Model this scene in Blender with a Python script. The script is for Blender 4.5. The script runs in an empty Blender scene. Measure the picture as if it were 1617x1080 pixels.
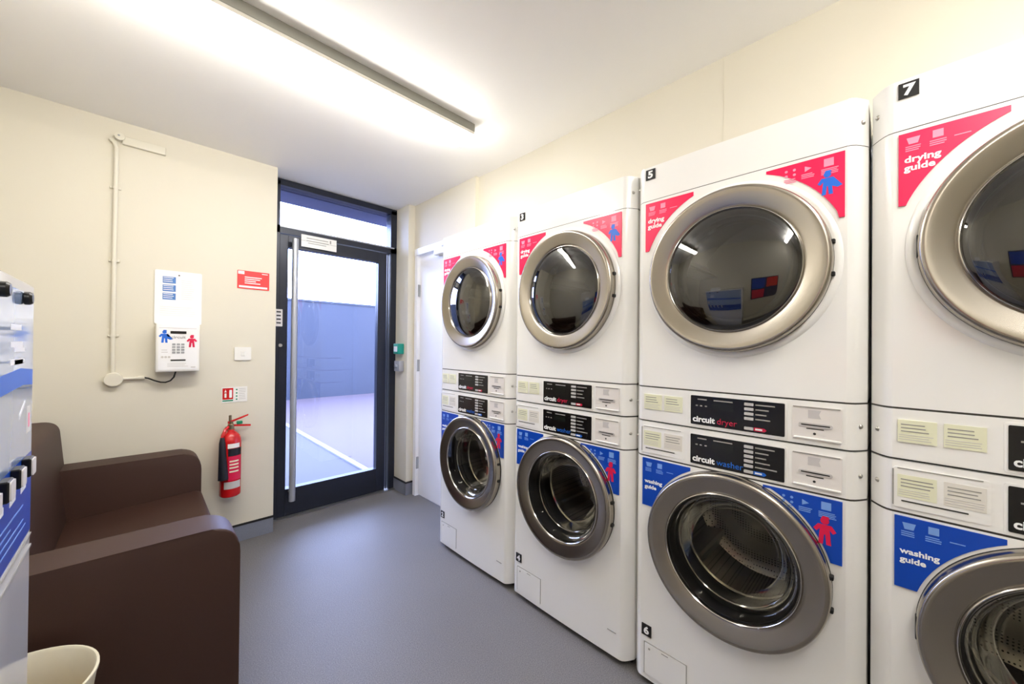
import bpy, bmesh, math, random
from mathutils import Vector, Matrix
random.seed(4)
R = math.radians
C = bpy.context.scene.collection
scene = bpy.context.scene

# ------------------------------------------------------------------ camera
F_PX, YAW, PITCH, ROLL, CAM_H, CX, CY = 597.756, 45.43, 0.332, 0.559, 1.280, 830.0, 543.8
cam_data = bpy.data.cameras.new('camera'); cam = bpy.data.objects.new('camera', cam_data); C.objects.link(cam)
yw, pt, rl = R(YAW), R(PITCH), R(ROLL)
Fv = Vector((math.sin(yw)*math.cos(pt), math.cos(yw)*math.cos(pt), math.sin(pt)))
Rv = Vector((math.cos(yw), -math.sin(yw), 0)); Uv = Rv.cross(Fv)
R2 = Rv*math.cos(rl) + Uv*math.sin(rl); U2 = -Rv*math.sin(rl) + Uv*math.cos(rl)
m = Matrix((R2, U2, -Fv)).transposed().to_4x4(); m.translation = Vector((0, 0, CAM_H)); cam.matrix_world = m
cam_data.sensor_fit = 'HORIZONTAL'; cam_data.sensor_width = 36.0
cam_data.lens = F_PX/1617*36
cam_data.shift_x = (808.5-CX)/1617; cam_data.shift_y = (CY-540)/1617
cam_data.clip_start = 0.02; cam_data.clip_end = 200
scene.camera = cam

# ------------------------------------------------------------------ world, exposure
SKY_STRENGTH = 19.0; LAMP_STRENGTH = 28.0
w = bpy.data.worlds.new('world'); scene.world = w; w.use_nodes = True
bg = w.node_tree.nodes['Background']
bg.inputs['Color'].default_value = (0.57, 0.66, 1.0, 1); bg.inputs['Strength'].default_value = SKY_STRENGTH
scene.view_settings.view_transform = 'Standard'; scene.view_settings.look = 'None'
scene.view_settings.gamma = 1; scene.view_settings.use_curve_mapping = False
scene.view_settings.exposure = 0.32

# ------------------------------------------------------------------ materials
def lin(c):
    return tuple(((x/255)/12.92 if x/255 <= .04045 else ((x/255+.055)/1.055)**2.4) for x in c)
def mat(name, rgb, rough=.5, metal=0., noise=0., nscale=40., bump=0., bscale=200., coat=0., spec=.5, emit=0., sheen=0.):
    m = bpy.data.materials.new(name); m.use_nodes = True; nt = m.node_tree; b = nt.nodes['Principled BSDF']
    col = (*lin(rgb), 1); b.inputs['Base Color'].default_value = col
    b.inputs['Roughness'].default_value = rough; b.inputs['Metallic'].default_value = metal
    b.inputs['Specular IOR Level'].default_value = spec
    b.inputs['Coat Weight'].default_value = coat; b.inputs['Coat Roughness'].default_value = .05
    b.inputs['Sheen Weight'].default_value = sheen
    if emit: b.inputs['Emission Color'].default_value = col; b.inputs['Emission Strength'].default_value = emit
    if noise or bump:
        tc = nt.nodes.new('ShaderNodeTexCoord')
    if noise:
        n = nt.nodes.new('ShaderNodeTexNoise'); n.inputs['Scale'].default_value = nscale; n.inputs['Detail'].default_value = 4
        nt.links.new(tc.outputs['Object'], n.inputs['Vector'])
        mr = nt.nodes.new('ShaderNodeMapRange'); mr.inputs['From Min'].default_value = .3; mr.inputs['From Max'].default_value = .7
        mr.inputs['To Min'].default_value = 1-noise; mr.inputs['To Max'].default_value = 1+noise
        nt.links.new(n.outputs['Fac'], mr.inputs['Value'])
        mx = nt.nodes.new('ShaderNodeVectorMath'); mx.operation = 'SCALE'; mx.inputs[0].default_value = col[:3]
        nt.links.new(mr.outputs['Result'], mx.inputs['Scale']); nt.links.new(mx.outputs['Vector'], b.inputs['Base Color'])
    if bump:
        n = nt.nodes.new('ShaderNodeTexNoise'); n.inputs['Scale'].default_value = bscale
        nt.links.new(tc.outputs['Object'], n.inputs['Vector'])
        bp = nt.nodes.new('ShaderNodeBump'); bp.inputs['Strength'].default_value = bump; bp.inputs['Distance'].default_value = .002
        nt.links.new(n.outputs['Fac'], bp.inputs['Height']); nt.links.new(bp.outputs['Normal'], b.inputs['Normal'])
    return m
def glass_mat(name, tint, ior=1.5, gain=1.0, rough=0.0):
    m = bpy.data.materials.new(name); m.use_nodes = True; nt = m.node_tree; nt.nodes.clear()
    o = nt.nodes.new('ShaderNodeOutputMaterial'); mix = nt.nodes.new('ShaderNodeMixShader')
    t = nt.nodes.new('ShaderNodeBsdfTransparent'); t.inputs['Color'].default_value = (*tint, 1)
    g = nt.nodes.new('ShaderNodeBsdfGlossy'); g.inputs['Roughness'].default_value = rough
    f = nt.nodes.new('ShaderNodeFresnel'); f.inputs['IOR'].default_value = ior
    k = nt.nodes.new('ShaderNodeMath'); k.operation = 'MULTIPLY'; k.use_clamp = True; k.inputs[1].default_value = gain
    nt.links.new(f.outputs['Fac'], k.inputs[0]); nt.links.new(k.outputs[0], mix.inputs['Fac'])
    nt.links.new(t.outputs[0], mix.inputs[1]); nt.links.new(g.outputs[0], mix.inputs[2]); nt.links.new(mix.outputs[0], o.inputs['Surface'])
    return m
def steel_mat(name, rgb, rough, aniso):
    m = mat(name, rgb, rough, 1.0); nt = m.node_tree; b = nt.nodes['Principled BSDF']
    b.inputs['Anisotropic'].default_value = aniso
    t = nt.nodes.new('ShaderNodeTangent'); t.direction_type = 'RADIAL'; t.axis = 'X'
    nt.links.new(t.outputs['Tangent'], b.inputs['Tangent'])
    return m
def floor_mat():
    m = mat('floor_vinyl', (150, 148, 156), .55, spec=.35); nt = m.node_tree; b = nt.nodes['Principled BSDF']
    tc = nt.nodes.new('ShaderNodeTexCoord')
    v = nt.nodes.new('ShaderNodeTexNoise'); v.inputs['Scale'].default_value = 260; v.inputs['Detail'].default_value = 3
    n = nt.nodes.new('ShaderNodeTexNoise'); n.inputs['Scale'].default_value = 2.5; n.inputs['Detail'].default_value = 5
    r1 = nt.nodes.new('ShaderNodeValToRGB'); e = r1.color_ramp.elements
    e[0].position = .34; e[0].color = (*lin((94, 92, 92)), 1); e[1].position = .64; e[1].color = (*lin((134, 131, 130)), 1)
    for k, c in ((.44, (112, 110, 110)), (.58, (120, 117, 116))):
        q = e.new(k); q.color = (*lin(c), 1)
    mx = nt.nodes.new('ShaderNodeMix'); mx.data_type = 'RGBA'; mx.blend_type = 'MULTIPLY'; mx.inputs['Factor'].default_value = .35
    for a in (v, n): nt.links.new(tc.outputs['Object'], a.inputs['Vector'])
    nt.links.new(v.outputs['Fac'], r1.inputs['Fac']); nt.links.new(r1.outputs['Color'], mx.inputs[6])
    r2 = nt.nodes.new('ShaderNodeValToRGB'); r2.color_ramp.elements[0].position = .3; r2.color_ramp.elements[0].color = (.78, .78, .80, 1)
    r2.color_ramp.elements[1].position = .7
    nt.links.new(n.outputs['Fac'], r2.inputs['Fac']); nt.links.new(r2.outputs['Color'], mx.inputs[7]); nt.links.new(mx.outputs[2], b.inputs['Base Color'])
    vo = nt.nodes.new('ShaderNodeTexVoronoi'); vo.inputs['Scale'].default_value = 38
    return m
def drum_mat(name, rgb, scale):
    m = mat(name, rgb, .3, 1.0); nt = m.node_tree; b = nt.nodes['Principled BSDF']
    tc = nt.nodes.new('ShaderNodeTexCoord'); v = nt.nodes.new('ShaderNodeTexVoronoi'); v.inputs['Scale'].default_value = scale; v.inputs['Randomness'].default_value = .0
    nt.links.new(tc.outputs['Object'], v.inputs['Vector'])
    cr = nt.nodes.new('ShaderNodeValToRGB'); cr.color_ramp.interpolation = 'CONSTANT'
    cr.color_ramp.elements[0].color = (.01, .01, .01, 1); cr.color_ramp.elements[1].position = .26; cr.color_ramp.elements[1].color = (*lin(rgb), 1)
    nt.links.new(v.outputs['Distance'], cr.inputs['Fac']); nt.links.new(cr.outputs['Color'], b.inputs['Base Color'])
    return m
M = {
 'wall': mat('cream_paint', (221, 215, 198), .6, bump=.08, bscale=90, noise=.01, nscale=3),
 'ceiling': mat('ceiling_paint', (248, 246, 242), .8, bump=.06, bscale=70),
 'floor': floor_mat(),
 'skirt': mat('grey_vinyl', (122, 126, 140), .45, noise=.05, nscale=200),
 'blackstrip': mat('black_strip', (18, 18, 22), .4),
 'white_door': mat('white_gloss', (240, 240, 242), .3, noise=.01, nscale=4),
 'machine': mat('machine_enamel', (241, 240, 236), .2, noise=.008, nscale=5, coat=.4),
 'machine_seam': mat('seam_shadow_gasket', (70, 68, 62), .7),
 'plastic_w': mat('white_plastic', (240, 239, 235), .35),
 'plate': mat('card_plate', (226, 221, 216), .35),
 'plate_grey': mat('pale_grey_print', (196, 192, 190), .5),
 'black': mat('black_plastic', (14, 13, 14), .3),
 'black_gloss': mat('black_panel', (10, 9, 11), .25),
 'rubber': mat('black_rubber', (16, 16, 16), .55),
 'steel': steel_mat('brushed_steel', (168, 161, 150), .25, .75),
 'chrome': mat('chrome_trim', (205, 202, 198), .12, 1.0),
 'screw': mat('screw_steel', (190, 188, 182), .3, 1.0),
 'glass_dry': glass_mat('dryer_glass', (.42, .40, .33), 1.75, 1.6),
 'glass_wash': glass_mat('washer_glass', (.84, .83, .79), 1.4, .6),
 'glass_door': glass_mat('clear_glass', (.86, .90, 1.0), 1.45, 1.0),
 'drum_w': drum_mat('perforated_drum', (175, 172, 165), 95.),
 'drum_d': mat('dryer_drum', (120, 115, 98), .4, 1.0),
 'paddle': mat('drum_paddle', (190, 188, 180), .3, .8),
 'pink': mat('pink_vinyl', (240, 22, 84), .3, noise=.01),
 'blue': mat('blue_vinyl', (0, 66, 176), .3, noise=.01),
 'pink_fig': mat('pink_print', (214, 14, 70), .4), 'blue_fig': mat('blue_print', (24, 104, 214), .4),
 'pink_soft': mat('soft_pink_print', (252, 150, 178), .4), 'blue_soft': mat('soft_blue_print', (120, 160, 226), .4),
 'white_print': mat('white_print', (245, 245, 245), .4), 'grey_print': mat('grey_print', (150, 148, 142), .5),
 'dark_print': mat('dark_print', (40, 40, 40), .5),
 'note': mat('yellow_note', (230, 230, 200), .6), 'note_w': mat('pale_note', (226, 222, 212), .6),
 'lcd': mat('lcd_window', (22, 26, 22), .2), 'red_text': mat('red_letters', (196, 16, 62), .4), 'blue_text': mat('blue_letters', (16, 96, 196), .4),
 'button': mat('grey_button', (190, 188, 186), .4),
 'alu': mat('dark_aluminium', (38, 42, 54), .32, .35), 'alu_in': mat('grey_aluminium', (70, 74, 84), .35, .5),
 'handle': mat('satin_steel', (186, 190, 198), .42, .7), 'thresh': mat('threshold_metal', (150, 150, 150), .35, .8),
 'brown': mat('brown_upholstery', (58, 33, 23), .55, noise=.05, nscale=300, bump=.15, bscale=900),
 'red': mat('red_enamel', (200, 20, 26), .25, coat=.3), 'red_sign': mat('red_sign', (232, 50, 52), .45), 'dark_label': mat('dark_label', (22, 24, 36), .4),
 'brass': mat('brass', (150, 135, 110), .35, .9), 'green': mat('green_plastic', (0, 132, 96), .35), 'teal': mat('teal_plastic', (10, 145, 128), .3),
 'housing': mat('grey_housing', (138, 136, 126), .5), 'grey': mat('grey_plastic', (160, 162, 165), .4), 'cream_trunk': mat('cream_trunking', (224, 219, 203), .45),
 'vend_glass': mat('pale_blue_gloss_panel', (160, 182, 222), .08, coat=.6), 'vend_white': mat('vending_white_gloss', (226, 226, 228), .16, coat=.15),
 'bin': mat('cream_bin', (226, 220, 198), .5, noise=.03, nscale=20), 'rubbish': mat('brown_card', (170, 130, 60), .8),
 'asphalt': mat('pale_asphalt', (50, 47, 47), .8, noise=.08, nscale=1.5), 'paving': mat('pinkish_paving', (62, 50, 53), .8, noise=.05, nscale=3),
 'kerb': mat('kerb_stone', (100, 100, 105), .7), 'blue_wall': mat('slate_blue_wall', (20, 27, 39), .6, noise=.06, nscale=.8),
 'soffit': mat('slate_soffit', (70, 72, 92), .7), 'render': mat('pale_render', (190, 205, 240), .6),
 'paper': mat('white_paper', (240, 240, 242), .6), 'card_blue': mat('blue_sticker', (70, 120, 190), .5), 'navy': mat('navy_print', (20, 34, 80), .4),
}
tube = bpy.data.materials.new('lit_diffuser'); tube.use_nodes = True
b_ = tube.node_tree.nodes['Principled BSDF']; b_.inputs['Base Color'].default_value = (.9, .9, .88, 1)
b_.inputs['Emission Color'].default_value = (1.0, .97, .92, 1); b_.inputs['Emission Strength'].default_value = LAMP_STRENGTH
M['tube'] = tube

# ------------------------------------------------------------------ mesh helpers
ID = lambda a, b, c: (a, b, c)
FR = lambda a, b, c: (-c, -a, b)      # faces -X (a = viewer's right, b = up, c = out)
FE = lambda a, b, c: (a, -c, b)       # faces -Y
FL = lambda a, b, c: (c, a, b)        # faces +X
FB = lambda a, b, c: (-a, c, b)       # faces +Y
class MB:
    def __init__(s, T=ID): s.v = []; s.f = []; s.T = T
    def add(s, vs, fs):
        o = len(s.v); s.v += [s.T(*p) for p in vs]; s.f += [tuple(i+o for i in f) for f in fs]; return s
    def box(s, a0, a1, b0, b1, c0, c1, bev=0, seg=3):
        if bev <= 0:
            vs = [(a, b, c) for a in (a0, a1) for b in (b0, b1) for c in (c0, c1)]
            return s.add(vs, [(0, 1, 3, 2), (4, 6, 7, 5), (0, 4, 5, 1), (2, 3, 7, 6), (0, 2, 6, 4), (1, 5, 7, 3)])
        bm = bmesh.new(); bmesh.ops.create_cube(bm, size=1)
        for v in bm.verts: v.co = Vector(((a0+a1)/2+v.co.x*(a1-a0), (b0+b1)/2+v.co.y*(b1-b0), (c0+c1)/2+v.co.z*(c1-c0)))
        bmesh.ops.bevel(bm, geom=bm.edges[:], offset=bev, segments=seg, profile=.5, affect='EDGES')
        bm.verts.index_update(); s.add([tuple(v.co) for v in bm.verts], [tuple(v.index for v in f.verts) for f in bm.faces]); bm.free(); return s
    def prism(s, poly, c0, c1):
        n = len(poly); vs = [(a, b, c0) for a, b in poly]+[(a, b, c1) for a, b in poly]
        return s.add(vs, [tuple(range(n)), tuple(range(n, 2*n))]+[(i, (i+1) % n, n+(i+1) % n, n+i) for i in range(n)])
    def rrect(s, a0, a1, b0, b1, c0, c1, r, n=5):
        p = []
        for (ca, cb, st) in ((a1-r, b1-r, 0), (a0+r, b1-r, 90), (a0+r, b0+r, 180), (a1-r, b0+r, 270)):
            for k in range(n+1):
                t = R(st+90*k/n); p.append((ca+r*math.cos(t), cb+r*math.sin(t)))
        return s.prism(p, c0, c1)
    def lathe(s, prof, ca=0, cb=0, n=64, axis='c', close=False):
        # prof: (radius, height) ; axis c by default
        vs = []; fs = []; k = len(prof)
        for i in range(n):
            t = 2*math.pi*i/n
            for r, h in prof:
                x, y = r*math.cos(t), r*math.sin(t)
                vs.append((ca+x, cb+y, h) if axis == 'c' else (ca+x, h, cb+y))
        for i in range(n):
            j = (i+1) % n
            for q in range(k-1 if not close else k):
                q2 = (q+1) % k
                fs.append((i*k+q, j*k+q, j*k+q2, i*k+q2))
        return s.add(vs, fs)
    def disc(s, ca, cb, r, c0, c1, n=24): return s.prism([(ca+r*math.cos(2*math.pi*i/n), cb+r*math.sin(2*math.pi*i/n)) for i in range(n)], c0, c1)
    def tube(s, pts, r, n=10):
        P = [Vector(p) for p in pts]; rs = r if isinstance(r, (list, tuple)) else [r]*len(P); rings = []; up = None
        for i, p in enumerate(P):
            d = (P[min(i+1, len(P)-1)]-P[max(i-1, 0)]).normalized()
            if up is None: up = Vector((0, 0, 1)) if abs(d.z) < .9 else Vector((1, 0, 0))
            x = d.cross(up).normalized(); up = x.cross(d).normalized()
            rings.append([p+(x*math.cos(2*math.pi*k/n)+up*math.sin(2*math.pi*k/n))*rs[i] for k in range(n)])
        vs = [tuple(q) for g in rings for q in g]; fs = [tuple(range(n)), tuple((len(P)-1)*n+k for k in range(n))]
        for i in range(len(P)-1):
            for k in range(n): fs.append((i*n+k, i*n+(k+1) % n, (i+1)*n+(k+1) % n, (i+1)*n+k))
        return s.add(vs, fs)
    def arcpatch(s, ca, cc, r, t0, t1, b0, b1, th=.001, n=10):
        # vertical curved label on a cylinder standing along b ; angle 0 faces out (+c)
        vs = []; fs = []
        for i in range(n+1):
            t = R(t0+(t1-t0)*i/n)
            for rr in (r, r+th):
                for b in (b0, b1): vs.append((ca+rr*math.sin(t), b, cc+rr*math.cos(t)))
        for i in range(n):
            o = i*4; q = o+4
            fs += [(o, q, q+1, o+1), (o+2, o+3, q+3, q+2), (o+1, q+1, q+3, o+3), (o, o+2, q+2, q)]
        fs += [(0, 1, 3, 2), (n*4, n*4+2, n*4+3, n*4+1)]
        return s.add(vs, fs)
    def text(s, st, size, a, b, c, th=.0006, bold=.0, xs=1., align='LEFT'):
        cu = bpy.data.curves.new('t', 'FONT'); cu.body = st; cu.size = size; cu.extrude = th/2; cu.offset = bold*size; cu.align_x = align; cu.resolution_u = 3
        ob = bpy.data.objects.new('t', cu); C.objects.link(ob); dg = bpy.context.evaluated_depsgraph_get()
        me = bpy.data.meshes.new_from_object(ob.evaluated_get(dg))
        s.add([(a+v.co.x*xs, b+v.co.y, c+v.co.z) for v in me.vertices], [tuple(p.vertices) for p in me.polygons])
        bpy.data.objects.remove(ob); bpy.data.curves.remove(cu); bpy.data.meshes.remove(me); return s
    def lines(s, a0, a1, b1, n, pitch, th, c, jag=.2):
        for k in range(n):
            e = a1-(a1-a0)*random.random()*jag; s.box(a0, e, b1-k*pitch-th, b1-k*pitch, c, c+.0004)
        return s
def obj(name, mb, material, parent=None, smooth=35, label=None):
    me = bpy.data.meshes.new(name); me.from_pydata(mb.v, [], mb.f); me.validate(); me.update()
    bm = bmesh.new(); bm.from_mesh(me); bmesh.ops.recalc_face_normals(bm, faces=bm.faces[:]); bm.to_mesh(me); bm.free()
    if smooth: me.shade_smooth(); me.set_sharp_from_angle(angle=R(smooth))
    me.materials.append(M[material] if isinstance(material, str) else material)
    o = bpy.data.objects.new(name, me); C.objects.link(o)
    if parent: o.parent = parent
    if label: o['label'] = label
    return o
def tag(o, label, cat, group=None, kind=None):
    o['label'] = label; o['category'] = cat
    if group: o['group'] = group
    if kind: o['kind'] = kind
    return o
def thing(name, label, cat, loc, group=None):
    o = bpy.data.objects.new(name, None); o.empty_display_size = .05; C.objects.link(o); o.location = loc
    return tag(o, label, cat, group)
def struct(name, mb, material, parent=None, label=None):
    o = obj(name, mb, material, parent)
    if not parent: o['kind'] = 'structure'
    if label: o['label'] = label
    return o
def copy_tree(o, parent=None):
    c = o.copy(); C.objects.link(c); c.parent = parent
    for ch in list(o.children): copy_tree(ch, c)
    return c

# ------------------------------------------------------------------ room shell
XL, XR, YB, YE, YD, ZC = -.50, 1.69, -2.4, 3.043, 3.243, 2.493
XP = 1.60          # pier face by the door
XS = 1.66          # service door wall
WY0, WY1 = -.66, 2.152     # opening that the machines stand in
struct('floor', MB().box(XL-.1, 2.35, YB-.1, YD+.03, -.12, 0), 'floor')
struct('ceiling', MB().box(XL-.1, 2.35, YB-.1, YD+.10, ZC, ZC+.12), 'ceiling')
struct('wall_left', MB().box(XL-.12, XL, YB-.1, YE+.2, 0, ZC), 'wall')
struct('wall_end', MB().box(XL-.12, .645, YE, YD+.10, 0, ZC), 'wall')
struct('wall_back', MB().box(XL-.12, 2.35, YB-.12, YB, 0, ZC), 'wall')
wr = MB()
wr.box(XR, XR+.10, YB, WY1, 1.99, ZC)                 # bulkhead over the machines
wr.box(XR, XR+.10, YB, WY0-.02, 0, 1.99)
wr.box(XR-.03, XR+.10, WY1, 2.20, 0, ZC)              # jamb between machines and service door
wr.box(XS, XR+.10, 2.20, 3.0, 2.115, ZC)              # over the service door
wr.box(XS, XR+.10, 2.965, 3.0, 0, 2.115)
wr.box(XR+.10, 2.25, WY1, WY1+.06, 0, ZC)             # recess side and back
wr.box(2.25, 2.33, WY0-.02, WY1+.06, 0, ZC)
struct('wall_right', wr, 'wall')
struct('wall_pier', MB().box(XP, XR+.10, 3.0, YD+.10, 0, ZC), 'wall')
sk = MB().box(XL, .645, YE-.006, YE, 0, .10); struct('baseboard_end', sk, 'skirt')
struct('trim_1', MB().box(XL, .645, YE-.008, YE, .10, .112), 'blackstrip', label='black capping strip along the skirting of the end wall')
sk = MB().box(XP-.006, XP, 2.994, YD-.03, 0, .10); sk.box(XP-.006, XS, 2.990, 3.0, 0, .10); struct('baseboard_pier', sk, 'skirt')
sk = MB().box(XP-.008, XP, 2.99, YD-.03, .10, .112); sk.box(XP-.008, XS-.002, 2.988, 3.0, .10, .112)
struct('trim_2', sk, 'blackstrip', label='black capping strip on the pier skirting')
struct('trim_3', MB().box(XR-.002, XR, .522, .525, 1.99, ZC), 'wall', label='thin joint line in the bulkhead above the machines')
struct('baseboard_left', MB().box(XL, XL+.006, YB, YE, 0, .10), 'skirt')

# service door (white)
d2 = struct('door_2', MB().box(XS+.015, XS+.05, 2.235, 2.93, .008, 2.045, .002, 1), 'white_door'); d2['label'] = 'plain white service door beside the machines'
fr = MB(); fr.box(XS-.012, XS+.06, 2.93, 2.972, 0, 2.095); fr.box(XS-.012, XS+.06, 2.202, 2.235, 0, 2.095); fr.box(XS-.016, XS+.06, 2.202, 2.972, 2.05, 2.105)
obj('door_frame', fr, 'white_door', d2)
for z in (.28, 1.11, 1.75):
    obj('hinge', MB().box(XS-.005, XS+.02, 2.922, 2.936, z-.05, z+.05), 'grey', d2)
dc = thing('door_closer', 'white door closer box at the head of the white service door', 'door closer', (XS+.01, 2.62, 2.0))
obj('closer_body', MB().box(-.045, .004, -.22, .02, 0, .05, .004), 'white_door', dc)
obj('closer_arm', MB().box(-.05, -.03, -.35, -.10, .05, .058), 'grey', dc)

# ------------------------------------------------------------------ entrance door (dark aluminium) and transom
dx0, dx1 = .60, 1.60
fm = MB()
fm.box(dx0, .70, YD-.03, YD+.06, 0, 2.475); fm.box(1.545, XP, YD-.03, YD+.06, 0, 2.475)
fm.box(dx0, XP, YD-.03, YD+.06, 2.445, 2.49); fm.box(dx0, XP, YD-.03, YD+.06, 2.095, 2.15)
wn = struct('window_1', fm, 'alu'); wn['label'] = 'dark aluminium door surround with a transom window over the glazed door'
obj('glass_pane', MB().box(.70, 1.585, YD+.01, YD+.016, 2.15, 2.445), 'glass_door', wn)
gb = MB(); gb.box(1.575, 1.583, YD-.02, YD+.04, 2.155, 2.44); gb.box(.70, 1.575, YD-.035, YD-.028, 2.138, 2.148)  # pale strips imitate the lit reveal and inner highlight of the transom frame
obj('frame_highlight', gb, 'handle', wn, label='pale strips standing in for light caught on the transom frame')
lf = MB()
lf.box(.702, .757, YD-.02, YD+.04, .012, 2.088, .002, 1); lf.box(1.44, 1.515, YD-.02, YD+.04, .012, 2.088, .002, 1)
lf.box(.757, 1.44, YD-.02, YD+.04, .012, .208); lf.box(.757, 1.44, YD-.02, YD+.04, 2.0, 2.088)
d1 = struct('door_1', lf, 'alu'); d1['label'] = 'dark aluminium framed glass entrance door'
obj('glass_pane', MB().box(.757, 1.44, YD+.008, YD+.014, .208, 2.0), 'glass_door', d1)
hb = MB(); hb.tube([(.786, YD-.085, .135), (.786, YD-.085, 2.055)], .021, 20)
for z in (.19, 2.0): hb.tube([(.786, YD-.09, z), (.786, YD-.018, z)], .011, 12)
obj('pull_handle', hb, 'handle', d1, label='full height satin steel pull bar')
obj('hinge_stile', MB().box(1.517, 1.525, YD-.034, YD-.02, .02, 2.08).box(1.535, 1.541, YD-.034, YD-.02, .02, 2.08), 'alu_in', d1)
obj('lock_plate', MB().rrect(.675, .722, 1.41, 1.535, YD-.032+.0, YD-.03, .004) if False else MB(FE).rrect(.675, .722, 1.41, 1.535, -YD+.030, -YD+.034, .004), 'plate', d1)
obj('keyhole', MB(FE).disc(.712, 1.272, .012, -YD+.02, -YD+.034, 16), 'screw', d1)
pd = MB(FE)
for z in (1.435, 1.462, 1.488, 1.515): pd.box(.684, .712, z-.005, z+.005, -YD+.034, -YD+.035)
obj('lock_print', pd, 'dark_print', d1)
struct('trim_4', MB().box(.645, XP, YD-.06, YD+.05, 0, .010), 'thresh', label='metal threshold strip under the entrance door')
es = thing('door_sign', 'small white notice strip fixed above the pull bar of the entrance door', 'sign', (.962, YD-.034, 2.02))
obj('plate', MB(FE).box(-.125, .125, 0, .092, 0, .004), 'plastic_w', es)
pm = MB(FE); pm.lines(-.09, .07, .072, 2, .02, .006, .004); pm.box(-.125, .125, .046, .048, .004, .0046); pm.box(.075, .085, .055, .08, .004, .0046); pm.lines(-.08, .06, .035, 1, .02, .005, .004)
obj('print', pm, 'grey_print', es)

# exterior
struct('ground', MB().box(-6, 1.60, YD+.03, 11, -.12, -.005), 'asphalt')
struct('ground_paving', MB().box(1.66, 14, YD+.03, 11, -.12, -.002), 'paving')
struct('kerb', MB().box(1.60, 1.66, YD+.03, 11, -.12, .01), 'kerb')
yw_ = tag(obj('yard_wall', MB().box(-6, 14, 10.0, 10.3, -.1, 2.30).box(-6, 14, 9.97, 10.33, 2.30, 2.34), 'blue_wall'), 'long slate-blue yard wall seen through the glass door', 'wall')
cn = tag(obj('canopy', MB().box(-1, 5, 3.42, 3.70, 2.475, 2.62), 'soffit'), 'dark canopy outside above the transom window', 'canopy')
struct('wall_outside', MB().box(.2, .70, YD+.10, 3.42, 0, 3.0).box(XP+.02, 3.0, YD+.10, 3.42, 0, 3.0).box(.70, XP+.02, YD+.1, 3.42, 2.52, 3.0), 'render')

# ------------------------------------------------------------------ fluorescent batten
def batten(x0, x1, y, label, length_parts=True):
    t = thing('fluorescent_batten', label, 'ceiling light', ((x0+x1)/2, y, ZC), 'ceiling battens')
    h = (x1-x0)/2
    obj('housing', MB().box(-h, h+.012, -.028, .058, -.046, 0, .003), 'housing', t)
    obj('seam', MB().box(-h+.01, h+.005, -.031, -.026, -.0505, -.045), 'black', t)
    obj('lens_rim', MB().box(-h+.006, h, -.037, -.030, -.066, -.0505), 'note_w', t)
    # prismatic diffuser : rounded channel around the tube
    prof = [(-.030, -.050), (-.034, -.075), (-.024, -.098), (.002, -.110), (.036, -.110), (.070, -.098), (.092, -.075), (.092, -.050), (.058, -.046), (-.02, -.046)]
    d = MB(); n = len(prof)
    vs = [(x, p, q) for x in (-h+.012, h-.012) for p, q in prof]
    d.add(vs, [tuple(range(n)), tuple(range(n, 2*n))]+[(i, (i+1) % n, n+(i+1) % n, n+i) for i in range(n)])
    obj('diffuser', d, 'tube', t)
    return t
batten(-.27, 1.255, 1.68, 'lit fluorescent batten on the ceiling in front of the entrance door')
batten(-.27, 1.255, -.55, 'added fluorescent batten on the ceiling behind the viewer, out of view')  # unseen second batten, added to light the room from behind the camera

# ------------------------------------------------------------------ machines
W2, FX = .341, 1.355
def prof_c(a):       # front surface offset (out = +) across the width
    s = abs(a)
    if s <= .300: return .004*(1-(s/.30)**2)
    t = (s-.300)/(W2-.300)
    return -.046*(1-math.cos(t*math.pi/2))**1.0*1.0
def front_sheet(b0, b1, hole=None, inset=0.):
    mb = MB(FR); acols = [.300, .309, .318, .326, .333, .337, .3395, W2]
    for sg in (-1, 1):
        vs = []; fs = []
        for a in acols:
            for b in (b0, b1): vs.append((sg*a, b, prof_c(a)-inset))
        # return to the back a little
        vs += [(sg*W2, b0, -.20), (sg*W2, b1, -.20)]
        for i in range(len(acols)): fs.append((2*i, 2*i+1, 2*i+3, 2*i+2))
        mb.add(vs, fs)
    if hole is None:
        cols = [-.30+.06*i for i in range(11)]
        vs = [(a, b, prof_c(a)-inset) for a in cols for b in (b0, b1)]
        mb.add(vs, [(2*i, 2*i+1, 2*i+3, 2*i+2) for i in range(10)])
    else:
        ca, cb, r = hole; n = 96; K = 5; vs = []; fs = []
        for i in range(n):
            t = 2*math.pi*i/n+math.pi/n; dx, dy = math.cos(t), math.sin(t)
            tx = ((.30 if dx > 0 else -.30)-ca)/dx if abs(dx) > 1e-9 else 9e9; ty = ((b1 if dy > 0 else b0)-cb)/dy if abs(dy) > 1e-9 else 9e9
            T = min(tx, ty)
            for k in range(K+1):
                q = r+(T-r)*k/K; a = ca+dx*q; b = cb+dy*q; vs.append((a, b, prof_c(min(abs(a), .30))-inset))
        for i in range(n):
            j = (i+1) % n
            for k in range(K): fs.append((i*(K+1)+k, i*(K+1)+k+1, j*(K+1)+k+1, j*(K+1)+k))
        # corner fillers
        for sa in (-1, 1):
            for bb in (b0, b1):
                best = []
                for i in range(n):
                    a, b, c = vs[i*(K+1)+K]; best.append(((a-sa*.30)**2+(b-bb)**2, i))
                best.sort(); i1, i2 = best[0][1], best[1][1]
                # the two rim points on either side of the corner
                cand = [q for q in best[:4]]
                onv = [q[1] for q in cand if abs(vs[q[1]*(K+1)+K][0]-sa*.30) < 1e-6]; onh = [q[1] for q in cand if abs(vs[q[1]*(K+1)+K][1]-bb) < 1e-6]
                if onv and onh:
                    vs.append((sa*.30, bb, -inset)); fs.append((onv[0]*(K+1)+K, len(vs)-1, onh[0]*(K+1)+K))
        mb.add(vs, fs)
    return mb
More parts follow.
